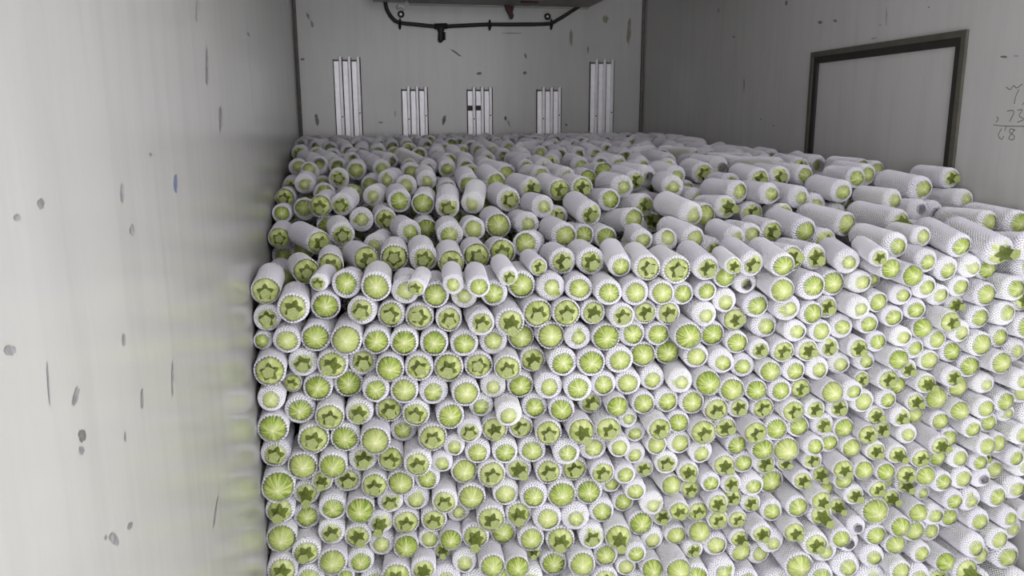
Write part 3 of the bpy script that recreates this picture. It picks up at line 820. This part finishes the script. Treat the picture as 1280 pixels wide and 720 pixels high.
def describe(z):
    q = RATIOS[z['qi']]
    X, Y, zz = z['p']
    if z['top']:
        where = 'lying on top of the heap' if Y-front_y(X) > 0.25 else 'at the heap\'s top edge'
    elif zz > top_z(X, front_y(X))-0.22:
        where = 'in the front\'s upper rows'
    elif zz > CZ-0.75:
        where = 'in the front\'s middle rows'
    elif zz > CZ-1.0:
        where = 'below the front\'s middle'
    else:
        where = 'in the front\'s lowest rows'
    u = (X-XL)/(XR-XL)
    side = 'against bare wall' if X < XL+0.075 else 'near bare wall' if u < 0.3 else 'towards door wall' if u > 0.66 else 'midway between walls'
    if z['k'] == 's':
        look = 'stem in narrow foam mouth' if q < 0.55 else 'star stem in foam mouth' if q < 0.78 else 'stem end bulging from foam'
    elif z['k'] == 'd':
        look = 'hidden in white foam sleeve'
    else:
        look = 'tip in narrow foam mouth' if q < 0.55 else 'streaked tip ringed by foam' if q < 0.78 else 'streaked tip bulging from foam'
    big = 'large ' if z['R'] > 0.0395 else 'slim ' if z['R'] < 0.0335 else ''
    return '%szucchini %s, %s, %s' % (big, look, where, side)
cnt = 0
for i in order[:300]:
    z = Z[i]
    s = z['R']/R0
    sd = int(rng.integers(0, 1000))
    root = link('wrapped_zucchini', None)
    root.empty_display_size = 0.02
    root.location = z['p']
    root.rotation_euler = euler_of(z)
    root.scale = (s, s, s)
    lb = describe(z)
    tag(root, lb, 'zucchini', lb.replace('zucchini ', '', 1))
    off = tip_offset(RATIOS[z['qi']], z['k'])
    fr_ = link('fruit', FRUIT['s' if z['k'] == 's' else 'b', sd % 3], root)
    fr_.location = (0, -off, 0)
    link('foam_sleeve', SLEEVE[z['qi'], sd // 3 % 3], root)
    if z['k'] == 's':
        st = link('stem', STEM[sd % 6], root)
        st.location = (0, -off, 0)

# the others: one object, each prototype stored once in its mesh and repeated on its points
rest = [Z[i] for i in order[300:]]
combos = [(k, q) for k in 'bsd' for q in range(len(RATIOS))]
AV, AF, AM, AA, AVID = [], [], [], [], []
nv = 0
for ci, (k, q) in enumerate(combos):
    off = tip_offset(RATIOS[q], k)
    parts = []
    V, F = sleeve_geometry(RATIOS[q], 40+ci); parts.append((V, F, [0]*len(F), np.zeros((len(V), 3))))
    V, F, A = fruit_geometry('s' if k == 's' else 'b', 10+ci); parts.append((V-np.array([0, off, 0]), F, [2 if k == 's' else 1]*len(F), A))
    if k == 's':
        V, F, Mi = stem_geometry(20+ci); parts.append((V-np.array([0, off, 0]), F, [3+m for m in Mi], np.zeros((len(V), 3))))
    for V, F, Mi, A in parts:
        AV.append(V); AF += [[a+nv for a in f] for f in F]; AM += Mi; AA.append(A); AVID.append(np.full(len(V), ci))
        nv += len(V)
pts = np.array([z['p'] for z in rest])
rot = np.array([tuple(euler_of(z)) for z in rest])
AV.append(pts); AA.append(np.zeros((len(pts), 3))); AVID.append(np.array([100+combos.index((z['k'], z['qi'])) for z in rest]))
rotA = np.concatenate([np.zeros((nv, 3)), rot])
sclA = np.concatenate([np.ones(nv), np.array([z['R']/R0 for z in rest])])
me = mesh_of('zucchini_heap', np.concatenate(AV), AF, [M_FOAM, M_FRUIT, M_SHOULDER, M_STEM, M_CUT], AM, [m in (1, 2) for m in AM])
with_attr(me, np.concatenate(AA))
a = me.attributes.new('pick', 'INT', 'POINT'); a.data.foreach_set('value', np.concatenate(AVID).astype(np.int32))
a = me.attributes.new('aim', 'FLOAT_VECTOR', 'POINT'); a.data.foreach_set('vector', rotA.astype(np.float32).ravel())
a = me.attributes.new('size', 'FLOAT', 'POINT'); a.data.foreach_set('value', sclA.astype(np.float32))
heap = link('zucchini_heap', me)
heap['kind'] = 'stuff'
tag(heap, 'the many further foam-wrapped zucchini filling the heap back to the end wall', 'zucchini heap')
ng = bpy.data.node_groups.new('repeat_zucchini', 'GeometryNodeTree')
ng.interface.new_socket('Geometry', in_out='INPUT', socket_type='NodeSocketGeometry')
ng.interface.new_socket('Geometry', in_out='OUTPUT', socket_type='NodeSocketGeometry')
gi = ng.nodes.new('NodeGroupInput'); go = ng.nodes.new('NodeGroupOutput')
def named(t, nm):
    n = ng.nodes.new('GeometryNodeInputNamedAttribute')
    n.data_type = t
    n.inputs['Name'].default_value = nm
    return n.outputs['Attribute']
pick, aim, size = named('INT', 'pick'), named('FLOAT_VECTOR', 'aim'), named('FLOAT', 'size')
e2r = ng.nodes.new('FunctionNodeEulerToRotation')
ng.links.new(aim, e2r.inputs[0])
join = ng.nodes.new('GeometryNodeJoinGeometry')
def equal(v):
    c = ng.nodes.new('FunctionNodeCompare')
    c.data_type = 'INT'; c.operation = 'EQUAL'
    ng.links.new(pick, c.inputs[2]); c.inputs[3].default_value = v
    return c.outputs[0]
for ci in range(len(combos)):
    sep = ng.nodes.new('GeometryNodeSeparateGeometry'); sep.domain = 'POINT'
    ng.links.new(gi.outputs[0], sep.inputs[0]); ng.links.new(equal(ci), sep.inputs[1])
    sp = ng.nodes.new('GeometryNodeSeparateGeometry'); sp.domain = 'POINT'
    ng.links.new(gi.outputs[0], sp.inputs[0]); ng.links.new(equal(100+ci), sp.inputs[1])
    ip = ng.nodes.new('GeometryNodeInstanceOnPoints')
    ng.links.new(sp.outputs[0], ip.inputs['Points'])
    ng.links.new(sep.outputs[0], ip.inputs['Instance'])
    ng.links.new(e2r.outputs[0], ip.inputs['Rotation'])
    ng.links.new(size, ip.inputs['Scale'])
    ng.links.new(ip.outputs[0], join.inputs[0])
ng.links.new(join.outputs[0], go.inputs[0])
md = heap.modifiers.new('repeat', 'NODES')
md.node_group = ng
print('zucchini', len(Z), 'annotated', n_ann)
